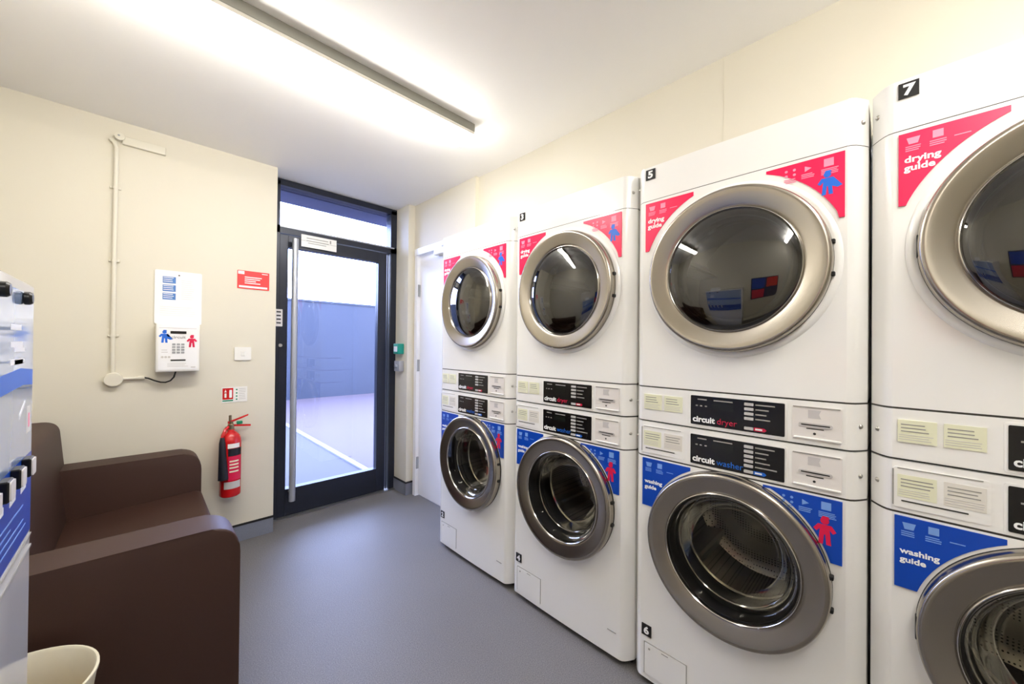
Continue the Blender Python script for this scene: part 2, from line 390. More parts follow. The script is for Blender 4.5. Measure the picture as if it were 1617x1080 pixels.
def slab(b0, b1, mbx, top=True):
    """top and bottom lids following the front profile back to c=-.2"""
    acols = [-W2, -.337, -.326, -.309, -.30, -.15, 0, .15, .30, .309, .326, .337, W2]
    for b in (b0, b1):
        vs = [(a, b, prof_c(a)) for a in acols]+[(W2, b, -.2), (-W2, b, -.2)]
        mbx.add(vs, [tuple(range(len(vs)))])
    return mbx
def figure(mb, a, b, h, c, cape=False):
    s = h
    P = lambda pts: mb.prism([(a+x*s, b+y*s) for x, y in pts], c, c+.0005)
    mb.disc(a, b+.86*s, .13*s, c, c+.0005, 14); P([(-.10, .95), (.16, .95), (.10, 1.03), (-.06, 1.03)])
    P([(-.20, .72), (.20, .72), (.34, .52), (.24, .44), (.14, .56), (.16, .36), (-.16, .36), (-.14, .56), (-.24, .44), (-.34, .52)])
    P([(-.16, .36), (-.02, .36), (-.05, .0), (-.19, .0)]); P([(.02, .36), (.16, .36), (.19, .0), (.05, .0)])
    if cape: P([(.12, .70), (.20, .72), (.50, .30), (.34, .24), (.16, .34)])
    return mb
def guide_label(side, arc_r, ca, cb, L_, Rr, top, bot, col, parent, figcol, soft, words, washer):
    """corner label: straight outer edges, concave edge following the door ring"""
    pts = []
    o = L_ if side < 0 else Rr
    i_ = Rr if side < 0 else L_
    a_in = i_; b_in = cb+math.sqrt(max(arc_r**2-(a_in-ca)**2, 0))
    b_in = min(b_in, top-.008)
    dy = bot-cb; a_bot = ca+side*math.sqrt(arc_r**2-dy*dy)
    if (a_bot-o)*side > -.012: a_bot = o-side*.012
    poly = [(o, bot), (o, top), (a_in, top), (a_in, b_in)]
    t0 = math.atan2(b_in-cb, a_in-ca); t1 = math.atan2(bot-cb, a_bot-ca)
    n = 14
    for k in range(1, n):
        t = t0+(t1-t0)*k/n; poly.append((ca+arc_r*math.cos(t), cb+arc_r*math.sin(t)))
    poly.append((a_bot, bot))
    poly = [(a, b) for a, b in poly]
    c0 = .0046
    lb = obj('guide_label', MB(FR).prism(poly, .0005, c0), col, parent, smooth=0, label=('%s guide label with %s' % ('blue' if washer else 'pink', 'white lettering' if side < 0 else 'a small standing figure')))
    tx = MB(FR)
    if side < 0:
        w1, w2 = words
        tx.text(w1, .0190 if washer else .0225, o+.010, cb+(.218 if not washer else .163), c0+.0004, bold=.03, xs=1.12); tx.text(w2, .0190 if washer else .0225, o+.010, cb+(.197 if not washer else .142), c0+.0004, bold=.03, xs=1.12)
        obj('guide_lettering', tx, 'white_print', lb)
        ic = MB(FR); zt = top-.030
        for j, x in enumerate((.026, .068, .108)):
            if x < .09: ic.prism([(o+x-.012, zt+.016), (o+x+.012, zt+.016), (o+x+.008, zt), (o+x-.008, zt)], c0, c0+.0004) if j == 0 else ic.box(o+x-.009, o+x+.009, zt+.001, zt+.019, c0, c0+.0004)
            ic.lines(o+x-.014, o+x+.014, zt-.005, 3 if j < 2 else 1, .005, .0022, c0)
        obj('guide_icons', ic, soft, lb)
    else:
        ic = MB(FR); zt = top-.036
        for dx in (-.010, .010):
            for dz in (0, .014): ic.disc(o-.125+dx, zt+dz+.004, .004, c0, c0+.0004, 8)
        ic.lines(o-.141, o-.109, zt-.006, 3, .005, .0024, c0)
        ic.prism([(o-.090, zt+.004), (o-.090, zt+.020), (o-.074, zt+.012)], c0, c0+.0004); ic.lines(o-.098, o-.066, zt-.002, 3, .005, .0024, c0)
        ic.box(o-.046, o-.024, zt+.004, zt+.026, c0, c0+.0003); ic.lines(o-.052, o-.012, zt-.002, 4, .0045, .0022, c0)
        obj('guide_icons', ic, soft, lb)
        fg = figure(MB(FR), o-.038, top-(.112 if not washer else .128), .066 if not washer else .076, c0+.0002, cape=not washer)
        obj('guide_figure', fg, figcol, lb)
def door_unit(parent, ca, cb, washer):
    r0 = .262; S = 1.015
    ring = MB(FR).lathe([(.258, -.012), (.2615, .012), (r0, .030), (.2605, .038), (.257, .0435), (.252, .0455), (.247, .0448), (.236, .0415), (.222, .037), (.2085, .0325), (.200, .0295), (.1965, .027), (.195, .022), (.1935, .0), (.1935, -.03)], ca, cb, 128); ring.v = [(x, -ca+(y+ca)*S, cb+(z-cb)*S) for x, y, z in ring.v]
    door = obj('door', ring, 'steel', parent, 50, label='round brushed steel door ring')
    obj('glass_trim', MB(FR).lathe([(.2010, .0285), (.2000, .0325), (.1975, .0335), (.1950, .031), (.1940, .026)], ca, cb, 96), 'chrome', door, 60)
    if not washer: obj('door_lip', MB(FR).lathe([(.286, .0020), (.281, .008), (.273, .0105), (.266, .009), (.2645, .0)], ca, cb, 96), 'machine', parent, 60, label='raised white lip around the door')
    obj('door_gasket', MB(FR).lathe([(.2655, .001), (.2655, .007), (.259, .007), (.259, .001)], ca, cb, 96), 'rubber', parent)
    hd = MB(FR).box(ca-.2665, ca-.257, cb-.028, cb+.028, .012, .034, .003, 2)
    obj('door_catch', hd, 'rubber', door)
    hg = MB(FR)
    for dz in (-.045, .045): hg.box(ca+.256, ca+.2685, cb+dz-.006, cb+dz+.006, .006, .024, .002, 1)
    obj('hinge', hg, 'rubber', door)
    if washer:
        obj('door_glass', MB(FR).lathe([(.1945, .026), (.185, .022), (.172, .006), (.162, -.03), (.150, -.075), (.132, -.105), (.10, -.120), (.05, -.127), (.0005, -.128)], ca, cb, 96), 'glass_wash', door, 60)
        obj('inner_bezel', MB(FR).lathe([(.1935, .024), (.188, .024), (.1865, .010), (.186, -.02)], ca, cb, 96), 'black', door, 60)
        obj('outer_glass', MB(FR).lathe([(.190, .030), (.15, .036), (.10, .040), (.05, .042), (.0005, .0425)], ca, cb, 96), 'glass_wash', door, 60)
        g = MB(FR).lathe([(.1935, -.02), (.200, -.045), (.188, -.060), (.196, -.075), (.180, -.095), (.186, -.112), (.186, -.125)], ca, cb, 96)
        obj('door_seal', g, 'rubber', parent, 60)
        tr = MB(FR).lathe([(.186, -.120), (.182, -.116), (.177, -.120), (.180, -.128)], ca, cb, 96); tr.lathe([(.168, -.02), (.166, -.017), (.163, -.02)], ca, cb, 96)
        obj('drum_rim', tr, 'chrome', parent, 60)
        dr = MB(FR).lathe([(.183, -.125), (.255, -.145), (.262, -.16), (.262, -.46), (.22, -.485), (.08, -.47), (.0005, -.47)], ca, cb, 72)
        drum = obj('drum', dr, 'drum_w', parent, 50)
        for k in range(3):
            t = R(100+120*k); pm = MB(FR); n = 8; vs = []
            for c in (-.17, -.45):
                for (rr, dt) in ((.262, .16), (.225, .09), (.196, .03), (.196, -.03), (.225, -.09), (.262, -.16)):
                    vs.append((ca+rr*math.cos(t+dt), cb+rr*math.sin(t+dt), c))
            pm.add(vs, [tuple(range(6)), tuple(range(6, 12))]+[(i, (i+1) % 6, 6+(i+1) % 6, 6+i) for i in range(6)])
            obj('drum_paddle', pm, 'paddle', drum)
    else:
        obj('door_glass', MB(FR).lathe([(.1945, .029), (.185, .0345), (.16, .043), (.12, .052), (.08, .0575), (.04, .061), (.0005, .062)], ca, cb, 96), 'glass_dry', door, 60)
        obj('inner_bezel', MB(FR).lathe([(.1935, .024), (.184, .020), (.180, .0), (.176, -.04), (.178, -.05)], ca, cb, 96), 'black', door, 60)
        obj('glass_bowl', MB(FR).lathe([(.182, .0), (.170, -.03), (.155, -.055), (.12, -.068), (.06, -.074), (.0005, -.075)], ca, cb, 96), 'glass_wash', door, 60)
        obj('door_seal', MB(FR).lathe([(.1935, -.025), (.200, -.05), (.190, -.08), (.186, -.10)], ca, cb, 72), 'chrome', parent, 60)
        drum = obj('drum', MB(FR).lathe([(.183, -.10), (.275, -.12), (.285, -.14), (.285, -.50), (.22, -.52), (.0005, -.52)], ca, cb, 72), 'drum_d', parent, 50)
        for k in range(3):
            t = R(40+120*k); pm = MB(FR); vs = []
            for c in (-.15, -.49):
                for (rr, dt) in ((.285, .12), (.245, .05), (.215, .02), (.215, -.02), (.245, -.05), (.285, -.12)):
                    vs.append((ca+rr*math.cos(t+dt), cb+rr*math.sin(t+dt), c))
            pm.add(vs, [tuple(range(6)), tuple(range(6, 12))]+[(i, (i+1) % 6, 6+(i+1) % 6, 6+i) for i in range(6)])
            obj('drum_paddle', pm, 'paddle', drum)
def control(parent, b0, b1, washer):
    """fascia strip with black panel, notes, card plate and screws; b0..b1 heights"""
    fs = slab(b0+.003, b1-.003, front_sheet(b0+.003, b1-.003)); fa = obj('control_fascia', fs, 'machine', parent, 50)
    p0 = (.882 if washer else 1.018); p1 = (.983 if washer else 1.117)
    bz = MB(FR).rrect(-.121, .166, p0-.006, p1+.006, .0, .0048, .006); obj('panel_bezel', bz, 'plastic_w', fa)
    bp = obj('display_panel', MB(FR).rrect(-.115, .160, p0, p1, .004, .0066, .003), 'black_gloss', parent, label='black display panel with white and %s lettering' % ('blue' if washer else 'red'))
    c = .0068
    obj('logo_lettering', MB(FR).text('circuit', .0275, -.108, p0+.010, c, bold=.035, xs=1.02), 'white_print', bp)
    obj('kind_lettering', MB(FR).text('washer' if washer else 'dryer', .0275, -.030, p0+.010, c, bold=.0, xs=1.0), 'blue_text' if washer else 'red_text', bp)
    bt = MB(FR); rows = 5 if washer else 4
    for k in range(rows): bt.rrect(.052, .078, p1-.017-k*.0150, p1-.008-k*.0150, .0064, .0088, .002)
    bt.rrect(.052, .078, p0+.006, p0+.015, .0064, .0088, .002)
    obj('buttons', bt, 'button', bp)
    pr = MB(FR)
    for k in range(rows): pr.box(.083, .083+(.052, .036, .030, .040, .058)[k], p1-.0145-k*.0150, p1-.0105-k*.0150, c, c+.0003)
    obj('button_captions', pr, 'grey_print', bp); pr = MB(FR)
    pr.box(-.092, -.062, p1-.014, p1-.010, c, c+.0003); pr.box(-.040, .018, p1-.014, p1-.010, c, c+.0003)
    for x in (-.098, -.084, -.068): pr.box(x, x+.007, p1-.036, p1-.032, c, c+.0003)
    obj('panel_print', pr, 'grey_print', bp)
    obj('lcd_window', MB(FR).rrect(-.045, .020, p1-.042, p1-.019, .0064, .0072, .002), 'lcd', bp)
    st = MB(FR).prism([(.079, p0+.005), (.079, p0+.016), (.108, p0+.016), (.114, p0+.0105), (.108, p0+.005)], c, c+.0005); obj('start_button', st, 'blue_text' if washer else 'red_text', bp)
    obj('start_print', MB(FR).box(.083, .102, p0+.008, p0+.013, c+.0005, c+.0009), 'white_print', bp)
    # card plate
    q0, q1 = p0+.003, p1-.001
    cp = MB(FR).rrect(.178, .292, q0, q1, .0, .0042, .004); card = obj('card_plate', cp, 'plate', parent)
    sh = MB(FR); sh.box(.180, .288, q1-.004, q1-.001, .004, .0056); obj('plate_shadow_groove', sh, 'grey_print', card)
    sl = MB(FR).rrect(.194, .272, q0+.036, q0+.048, .004, .0062, .005); obj('slot_surround', sl, 'plate_grey', card)
    obj('card_slot', MB(FR).box(.200, .266, q0+.0405, q0+.044, .006, .0068), 'dark_print', card)
    pr = MB(FR); pr.prism([(.216, q1-.010), (.246, q1-.010), (.241, q1-.022), (.246, q1-.034), (.216, q1-.034), (.216, q1-.02)], .0042, .0046); obj('card_icon', pr, 'plate_grey', card)
    pr = MB(FR); pr.box(.212, .252, q0+.030, q0+.033, .0042, .0046); pr.disc(.231, q0+.018, .0035, .0042, .0050, 12); obj('card_print', pr, 'dark_print', card)
    obj('plate_ledge', MB(FR).box(.182, .290, q0+.001, q0+.006, .0035, .008, .001, 1), 'plastic_w', card)
    # screws on the rounded corners
    for sg in (-1, 1):
        z = b0+.066 if washer else b0+.067
        c_ = prof_c(.327)
        obj('screw', MB(FR).lathe([(.0005, c_+.004), (.003, c_+.0038), (.0055, c_+.002), (.0065, c_-.004)], sg*.327, z, 16), 'screw', parent)
    # left tray with notes
    if washer:
        tr = MB(FR).rrect(-.298, -.139, p0+.002, p1+.002, .0, .0042, .006); dw = obj('soap_drawer', tr, 'plastic_w', parent)
        g = MB(FR); g.box(-.290, -.150, p1-.0015, p1+.0005, .004, .0054); g.box(-.2995, -.2965, p0+.006, p1-.004, .004, .0050); obj('drawer_groove', g, 'grey_print', dw)
        host = dw; z1 = p1-.016; c1 = .0044
    else:
        host = fa; z1 = p1-.012; c1 = .0040
    for a0, a1, col in ((-.290, -.222, 'note'), (-.211, -.145, 'note' if not washer else 'note_w')):
        nt = obj('paper_note', MB(FR).box(a0, a1, z1-.056, z1, c1-.003, c1+.0006), col, parent, label='small pale handwritten note')
        ln = MB(FR).lines(a0+.006, a1-.004, z1-.010, 3, .0085, .0026, c1+.0006, .3); obj('note_writing', ln, 'grey_print', nt)
        ln = MB(FR).lines(a0+.002, a1-.002, z1-.037, 3, .0055, .0014, c1+.0006, .2); obj('note_print', ln, 'plate_grey', nt)
    if washer: obj('drawer_edge', MB(FR).box(-.283, -.172, p0+.018, p0+.021, c1, c1+.001), 'dark_print', host)
ZB, ZW, ZM, ZD, ZT, ZTOP = .03, .8697, 1.0035, 1.1337, 1.8393, 1.9686
def carcass(parent, b0, b1, name='cabinet'):
    mb = MB(FR); mb.box(-W2, W2, b0, b1, -.75, -.199) ; 
    # open-fronted box: remove nothing, the drum sits in front of and inside it
    return mb
def open_box(b0, b1):
    mb = MB(FR)
    vs = [(a, b, c) for a in (-W2, W2) for b in (b0, b1) for c in (-.199, -.75)]
    mb.add(vs, [(0, 1, 3, 2), (4, 6, 7, 5), (0, 4, 5, 1), (2, 3, 7, 6), (1, 5, 7, 3)])
    # lids up to the front
    slab(b0, b1, mb)
    return mb
def make_washer():
    t = thing('washing_machine', '', 'washing machine', (FX, 0, 0), 'front-loading washing machines under the dryers')
    obj('cabinet', open_box(ZB, ZM-.002), 'machine', t)
    obj('front_panel', front_sheet(ZB, ZW-.002, (.008, .608, .2)), 'machine', t, 50)
    obj('panel_seam', front_sheet(ZW-.006, ZW+.006, None, .003), 'machine_seam', t)
    control(t, ZW, ZM, True)
    door_unit(t, .008, .608, True)
    obj('stack_joint', front_sheet(ZM-.006, ZM+.0015, None, .006), 'rubber', t)
    guide_label(-1, .2715, .006, .608, -.295, -.116, .862, .684, 'blue', t, 'pink_fig', 'blue_soft', ('washing', 'guide'), True)
    guide_label(1, .2735, .006, .608, .104, .293, .862, .687, 'blue', t, 'pink_fig', 'blue_soft', None, True)
    fl = obj('filter_flap', MB(FR).rrect(-.281, -.126, .052, .168, -.001, .0055, .006), 'machine', t)
    g = MB(FR)
    for (a0, a1, b0, b1) in ((-.283, -.124, .168, .1695), (-.1255, -.124, .052, .169), (-.283, -.2815, .052, .169)): g.box(a0, a1, b0, b1, .002, .0054)
    obj('flap_seam', g, 'grey_print', fl); obj('flap_catch', MB(FR).disc(-.262, .150, .004, .005, .0065, 12).box(-.215, -.19, .158, .161, .005, .0062), 'grey_print', fl)
    obj('rating_mark', MB(FR).box(.245, .285, .128, .130, .002, .0045), 'grey_print', t)
    pl = MB(FR); pl.box(-.33, .33, .012, ZB, -.72, -.045); obj('plinth', pl, 'rubber', t)
    for a in (-.29, .29):
        for c in (-.09, -.66): obj('foot', MB(FR).lathe([(.0005, 0), (.022, 0), (.022, .012), (.0005, .012)], a, c, 16, axis='b'), 'rubber', t)
    return t
def make_dryer():
    t = thing('tumble_dryer', '', 'tumble dryer', (FX, 0, 0), 'tumble dryers stacked on the washing machines')
    obj('cabinet', open_box(ZM+.002, ZTOP), 'machine', t)
    obj('front_panel', front_sheet(ZD+.002, ZT-.001, (.008, 1.5345, .2)), 'machine', t, 50)
    obj('top_panel', front_sheet(ZT+.001, ZTOP), 'machine', t, 50)
    obj('panel_seam', front_sheet(ZT-.004, ZT+.004, None, .003), 'machine_seam', t)
    obj('fascia_seam', front_sheet(ZD-.006, ZD+.006, None, .003), 'machine_seam', t)
    control(t, ZM, ZD, False)
    door_unit(t, .008, 1.5345, False)
    guide_label(-1, .303, .005, 1.5345, -.290, -.112, 1.828, 1.646, 'pink', t, 'blue_fig', 'pink_soft', ('drying', 'guide'), False)
    guide_label(1, .303, .005, 1.5345, .108, .295, 1.828, 1.646, 'pink', t, 'blue_fig', 'pink_soft', None, False)
    for sg in (-1, 1):
        c_ = prof_c(.329); obj('screw', MB(FR).lathe([(.0005, c_+.004), (.003, c_+.0038), (.0055, c_+.002), (.0065, c_-.004)], sg*.329, 1.903, 16), 'screw', t)
    return t
PITCH_Y = .690; YC = lambda k: .401+PITCH_Y*(3-k)
wash = make_washer(); dry = make_dryer()
wl = {1: ('white washing machine at the bottom of the stack beside the white service door', '2'), 2: ('white washing machine in the second stack from the white service door', '4'),
      3: ('white washing machine in the third stack from the service door, whole blue labels visible', '6'), 4: ('white washing machine cut off by the right edge of the photo', None)}
dl = {1: ('white tumble dryer at the top of the stack beside the white service door', None), 2: ('white tumble dryer marked 3, second stack from the white service door', '3'),
      3: ('white tumble dryer marked 5 with a blue figure on its pink label', '5'), 4: ('white tumble dryer marked 7, cut off by the right edge of the photo', '7')}
for k in (1, 2, 3, 4):
    a = wash if k == 1 else copy_tree(wash); b = dry if k == 1 else copy_tree(dry)
    a.location = (FX, YC(k), 0); b.location = (FX, YC(k), 0)
    a['label'] = wl[k][0]; b['label'] = dl[k][0]
    wash_k, dry_k = a, b
    if k == 1: stash = []
    stash.append((k, a, b))
for k, a, b in stash:
    if dl[k][1]:
        bd = obj('number_badge', MB(FR).box(-.291, -.254, 1.920, 1.958, .000, .0042), 'black', b, label='black badge with a white number %s' % dl[k][1])
        obj('badge_number', MB(FR).text(dl[k][1], .036, -.2725, 1.9265, .0045, bold=.04, xs=1.15, align='CENTER'), 'white_print', bd)
    if wl[k][1]:
        bd = obj('number_badge', MB(FR).box(-.294, -.256, .192, .233, .000, .0042), 'black', a, label='black badge with a white number %s' % wl[k][1])
        obj('badge_number', MB(FR).text(wl[k][1], .036, -.275, .200, .0045, bold=.04, xs=1.15, align='CENTER'), 'white_print', bd)

# ------------------------------------------------------------------ end wall fittings
EY = YE
pb = thing('payment_terminal', 'white wall-mounted laundry payment box with keypad and blue and pink figures', 'payment terminal', (.149, EY, 1.117))
obj('casing', MB(FE).box(-.093, .093, 0, .272, 0, .10, .006), 'plastic_w', pb)
obj('front_plate', MB(FE).rrect(-.083, .083, .012, .258, .099, .1025, .006), 'paper', pb)
obj('display_slot', MB(FE).rrect(-.034, .034, .217, .232, .1022, .1045, .002), 'black', pb)
obj('card_slot', MB(FE).rrect(-.032, .032, .062, .070, .1022, .1045, .002), 'black', pb)
kp = MB(FE)
for i in range(3):
    for j in range(4): kp.rrect(-.026+i*.019, -.012+i*.019, .104+j*.0155, .115+j*.0155, .1022, .105, .002)
obj('keypad', kp, 'grey', pb)
obj('logo_lettering', MB(FE).text('circuit', .022, 0, .190, .103, bold=.02, xs=1.1, align='CENTER'), 'grey_print', pb)
obj('blue_figure', figure(MB(FE), -.058, .165, .070, .1027, True), 'blue_fig', pb); obj('pink_figure', figure(MB(FE), .058, .140, .070, .1027), 'pink_fig', pb)
pr = MB(FE); pr.lines(-.070, -.042, .125, 2, .012, .003, .1026); pr.lines(-.045, .045, .048, 3, .008, .002, .1026); pr.lines(-.08, .08, .25, 1, .01, .002, .1026); pr.box(.055, .075, .022, .027, .1026, .103)
obj('mark', pr, 'plate_grey', pb); pr = MB(FE)
for x in (-.066, -.052, -.038): pr.disc(x, .084, .006, .1026, .103, 10)
obj('print', pr, 'plate_grey', pb)
bk = thing('instruction_board', 'white notice board with three blue stickers above the payment box', 'notice', (.153, EY, 1.392))
obj('board', MB(FE).rrect(-.103, .103, 0, .312, 0, .008, .008), 'paper', bk)
for z in (.238, .190, .142):
    s_ = obj('sticker', MB(FE).box(-.070, -.014, z, z+.038, .0078, .0088), 'card_blue', bk)
    obj('sticker_print', MB(FE).lines(-.067, -.022, z+.034, 3, .011, .004, .0088), 'paper', s_)
obj('fixing_screw', MB(FE).disc(.0, .288, .004, .008, .010, 10), 'dark_print', bk)
obj('faint_print', MB(FE).lines(.01, .07, .26, 10, .012, .002, .008).lines(-.08, .08, .10, 5, .012, .002, .008), 'plate', bk)
rs = thing('fire_action_sign', 'red fire action notice with white lettering on the end wall', 'sign', (.517, EY, 1.640))
obj('board', MB(FE).rrect(-.087, .087, 0, .118, 0, .003, .004), 'red_sign', rs)
pr = MB(FE); pr.box(-.083, -.050, .094, .114, .003, .0036); pr.lines(-.048, .050, .080, 4, .013, .006, .003, .4); pr.box(-.078, .076, .008, .020, .003, .0036); pr.box(.045, .078, .104, .109, .003, .0036)
obj('print', pr, 'white_print', rs)
sw = thing('light_switch', 'white rocker switch plate below the red fire notice', 'light switch', (.464, EY, 1.175))
obj('plate', MB(FE).rrect(-.044, .044, 0, .084, 0, .010, .006), 'plastic_w', sw)
obj('rocker', MB(FE).box(-.012, .012, .026, .058, .009, .014, .002, 1), 'plastic_w', sw)
ss = thing('extinguisher_sign', 'small red and white fire extinguisher sign on the end wall', 'sign', (.425, EY, .905))
obj('board', MB(FE).box(-.066, .066, 0, .098, 0, .003), 'plastic_w', ss)
obj('pictogram_panel', MB(FE).box(-.062, -.008, .020, .092, .003, .0036), 'red', ss)
pr = MB(FE); pr.rrect(-.052, -.042, .032, .060, .0036, .0042, .003); pr.prism([(-.053, .066), (-.041, .066), (-.047, .084)], .0036, .0042); pr.rrect(-.028, -.014, .03, .08, .0036, .0042, .004)
obj('pictogram', pr, 'white_print', ss)
pr = MB(FE)
for z in (.018, .038, .058, .08): pr.disc(.010, z, .005, .003, .0036, 10)
pr.box(-.062, -.008, .008, .016, .003, .0036); obj('print', pr, 'green', ss)
obj('fine_print', MB(FE).lines(.022, .058, .086, 7, .011, .003, .003), 'plate_grey', ss)

# fire extinguisher
fx = thing('fire_extinguisher', 'red fire extinguisher with black horn hanging on the end wall', 'fire extinguisher', (.398, EY, .335))
r_ = .054
obj('cylinder', MB(FE).lathe([(.0005, 0), (.045, 0), (.052, .006), (r_, .014), (r_, .335), (.052, .352), (.044, .375), (.030, .392), (.020, .400), (.018, .412), (.0005, .412)], 0, r_+.022, 40, axis='b'), 'red', fx)
cz = r_+.022
obj('dark_label', MB(FE).arcpatch(0, cz, r_+.0004, -20, 62, .255, .300), 'dark_label', fx)
ob_ = obj('warning_label', MB(FE).arcpatch(0, cz, r_+.0002, -18, 60, .105, .252), 'pink_fig', fx, label='dark pink label with pale lines')
pr = MB(FE)
for z in (.155, .178, .198, .218): pr.arcpatch(0, cz, r_+.0012, -12, 38, z, z+.009)
obj('label_print', pr, 'note', ob_)
obj('white_sticker', MB(FE).arcpatch(0, cz, r_+.0004, -22, 45, .303, .330), 'plastic_w', fx)
obj('pale_band', MB(FE).arcpatch(0, cz, r_+.0004, -40, 55, .055, .098), 'plate_grey', fx)
vv = MB(FE).lathe([(.0005, .408), (.017, .408), (.017, .440), (.012, .446), (.012, .462), (.0005, .462)], 0, cz, 20, axis='b'); vv.lathe([(.0005, .46), (.0075, .46), (.0075, .498), (.0005, .50)], -.004, cz, 12, axis='b')
obj('valve', vv, 'brass', fx)
hb = MB(FE)
hb.add([(-.016, .448, cz-.009), (-.016, .448, cz+.009), (-.016, .460, cz+.009), (-.016, .460, cz-.009), (.086, .488, cz-.008), (.086, .488, cz+.008), (.088, .496, cz+.008), (.088, .496, cz-.008)], [(0, 1, 2, 3), (4, 5, 6, 7), (0, 1, 5, 4), (1, 2, 6, 5), (2, 3, 7, 6), (3, 0, 4, 7)])
obj('squeeze_lever', hb, 'red', fx)
hb = MB(FE)
hb.add([(-.014, .432, cz-.009), (-.014, .432, cz+.009), (-.014, .444, cz+.009), (-.014, .444, cz-.009), (.100, .420, cz-.008), (.100, .420, cz+.008), (.101, .430, cz+.008), (.101, .430, cz-.008)], [(0, 1, 2, 3), (4, 5, 6, 7), (0, 1, 5, 4), (1, 2, 6, 5), (2, 3, 7, 6), (3, 0, 4, 7)])
obj('carry_handle', hb, 'red', fx)
obj('safety_tag', MB(FE).box(.028, .058, .440, .458, cz-.012, cz+.012, .004), 'green', fx)
obj('hose', MB(FE).tube([(-.010, .430, cz+.004), (-.030, .415, cz+.02), (-.043, .385, cz+.03), (-.047, .36, cz+.034)], .009, 10), 'red', fx)
obj('discharge_horn', MB(FE).tube([(-.046, .372, cz+.036), (-.046, .34, cz+.040), (-.044, .25, cz+.044), (-.040, .125, cz+.046), (-.040, .118, cz+.046)], [.010, .016, .020, .026, .027], 20), 'dark_label', fx)
obj('wall_bracket', MB(FE).box(-.02, .02, .30, .42, 0, .026, .002, 1), 'screw', fx)

# trunking, junction box and cable
cd = thing('wall_conduit', 'cream surface conduit running down the end wall to a round junction box', 'conduit', (-.108, EY, 1.08))
obj('pipe', MB(FE).tube([(0, .03, .014), (0, .70, .014), (.002, 1.26, .014), (-.006, 1.285, .014), (-.022, 1.30, .014)], .0095, 12), 'cream_trunk', cd)
for z in (.238, .644, 1.04): obj('clip', MB(FE).box(-.022, .022, z-.006, z+.006, 0, .012, .002, 1).tube([(0, z-.006, .014), (0, z+.006, .014)], .0125, 12), 'cream_trunk', cd)
obj('junction_box', MB(FE).lathe([(.0005, .036), (.034, .035), (.037, .031), (.037, 0), (.0005, 0)], .004, 0, 32), 'cream_trunk', cd)
obj('spur_pipe', MB(FE).tube([(.03, .002, .014), (.121, .004, .014)], .0085, 12), 'cream_trunk', cd); obj('coupling', MB(FE).tube([(.098, .004, .014), (.123, .005, .014)], .0115, 12), 'cream_trunk', cd)
cb_ = obj('power_cable', MB(FE).tube([(.012, 1.085, .016), (.030, 1.080, .02), (.055, 1.066, .03), (.080, 1.056, .04), (.100, 1.055, .05), (.120, 1.064, .055), (.134, 1.084, .058), (.142, 1.119, .06)], .0042, 10), 'black')
cb_.location = (0, EY, 0); tag(cb_, 'short black cable drooping from the conduit to the payment box', 'cable')
jb = thing('sensor_box', 'slim cream trunking box high on the end wall beside the conduit top', 'trunking', (-.01, EY, 2.366))
obj('cover', MB(FE).box(-.075, .098, 0, .045, 0, .022, .004), 'cream_trunk', jb); obj('elbow', MB(FE).lathe([(.0005, .03), (.020, .028), (.022, 0)], -.085, .035, 20), 'cream_trunk', jb); obj('fixing_screw', MB(FE).disc(-.088, .038, .005, .028, .031, 10), 'grey', jb)

# green call point and grey exit button on the pier
gc = thing('green_call_point', 'green emergency door release box on the pier by the entrance door', 'call point', (XP, 3.10, 1.205))
obj('housing', MB(FR).box(-.045, .045, 0, .09, 0, .055, .006), 'teal', gc); obj('push_face', MB(FR).rrect(-.028, .028, .02, .066, .054, .058, .004), 'white_print', gc)
gk = thing('exit_button', 'small grey key switch box below the green door release', 'switch', (XP, 3.10, 1.055))
obj('housing', MB(FR).box(-.045, .045, 0, .09, 0, .045, .004), 'grey', gk); obj('key_barrel', MB(FR).lathe([(.0005, .062), (.014, .061), (.016, .044)], .0, .045, 20), 'screw', gk)

# ------------------------------------------------------------------ sofa
SY0, SY1 = 1.63, 3.0
sf = thing('sofa', 'dark brown upholstered two-seat sofa against the end wall', 'sofa', (-.1, (SY0+SY1)/2, 0))
yc = (SY0+SY1)/2
def side_profile(pts, y0, y1, bev):
    mb = MB(); n = len(pts); bm = bmesh.new()
    A = [bm.verts.new((x, y0, z)) for x, z in pts]; B_ = [bm.verts.new((x, y1, z)) for x, z in pts]
    bm.faces.new(A); bm.faces.new(B_[::-1])
    for i in range(n): bm.faces.new((A[i], B_[i], B_[(i+1) % n], A[(i+1) % n]))
    ed = [e for e in bm.edges if abs(e.verts[0].co.y-e.verts[1].co.y) < 1e-6]
    bmesh.ops.bevel(bm, geom=ed, offset=bev, segments=4, profile=.5, affect='EDGES', clamp_overlap=True)
    bm.verts.index_update(); mb.add([tuple(v.co) for v in bm.verts], [tuple(v.index for v in f.verts) for f in bm.faces]); bm.free(); return mb
def rounded(pts_r):
    out = []; n = len(pts_r)
    for i, (x, z, r) in enumerate(pts_r):
        if r <= 0: out.append((x, z)); continue
        p = Vector((x, z)); a = Vector(pts_r[i-1][:2]); b = Vector(pts_r[(i+1) % n][:2])
        u = (a-p).normalized(); v = (b-p).normalized(); 
        for k in range(9):
            t = k/8; q = (p+u*r)*(1-t)**2+p*2*t*(1-t)+(p+v*r)*t*t; out.append((q.x, q.y))
    return out
X0 = .1   # local x = world x + .1
arm = rounded([(-.34, .04, .0), (-.34, .664, .02), (.350, .660, .10), (.350, .04, .01)])
for y0, y1 in ((SY0-yc, SY0-yc+.155), (SY1-yc-.155, SY1-yc)):
    obj('armrest', side_profile(arm, y0, y1, .018), 'brown', sf, 40)
back = rounded([(-.36, .04, 0), (-.37, .86, .03), (-.345, .885, .02), (-.185, .885, .055), (-.145, .42, 0), (-.145, .04, 0)])
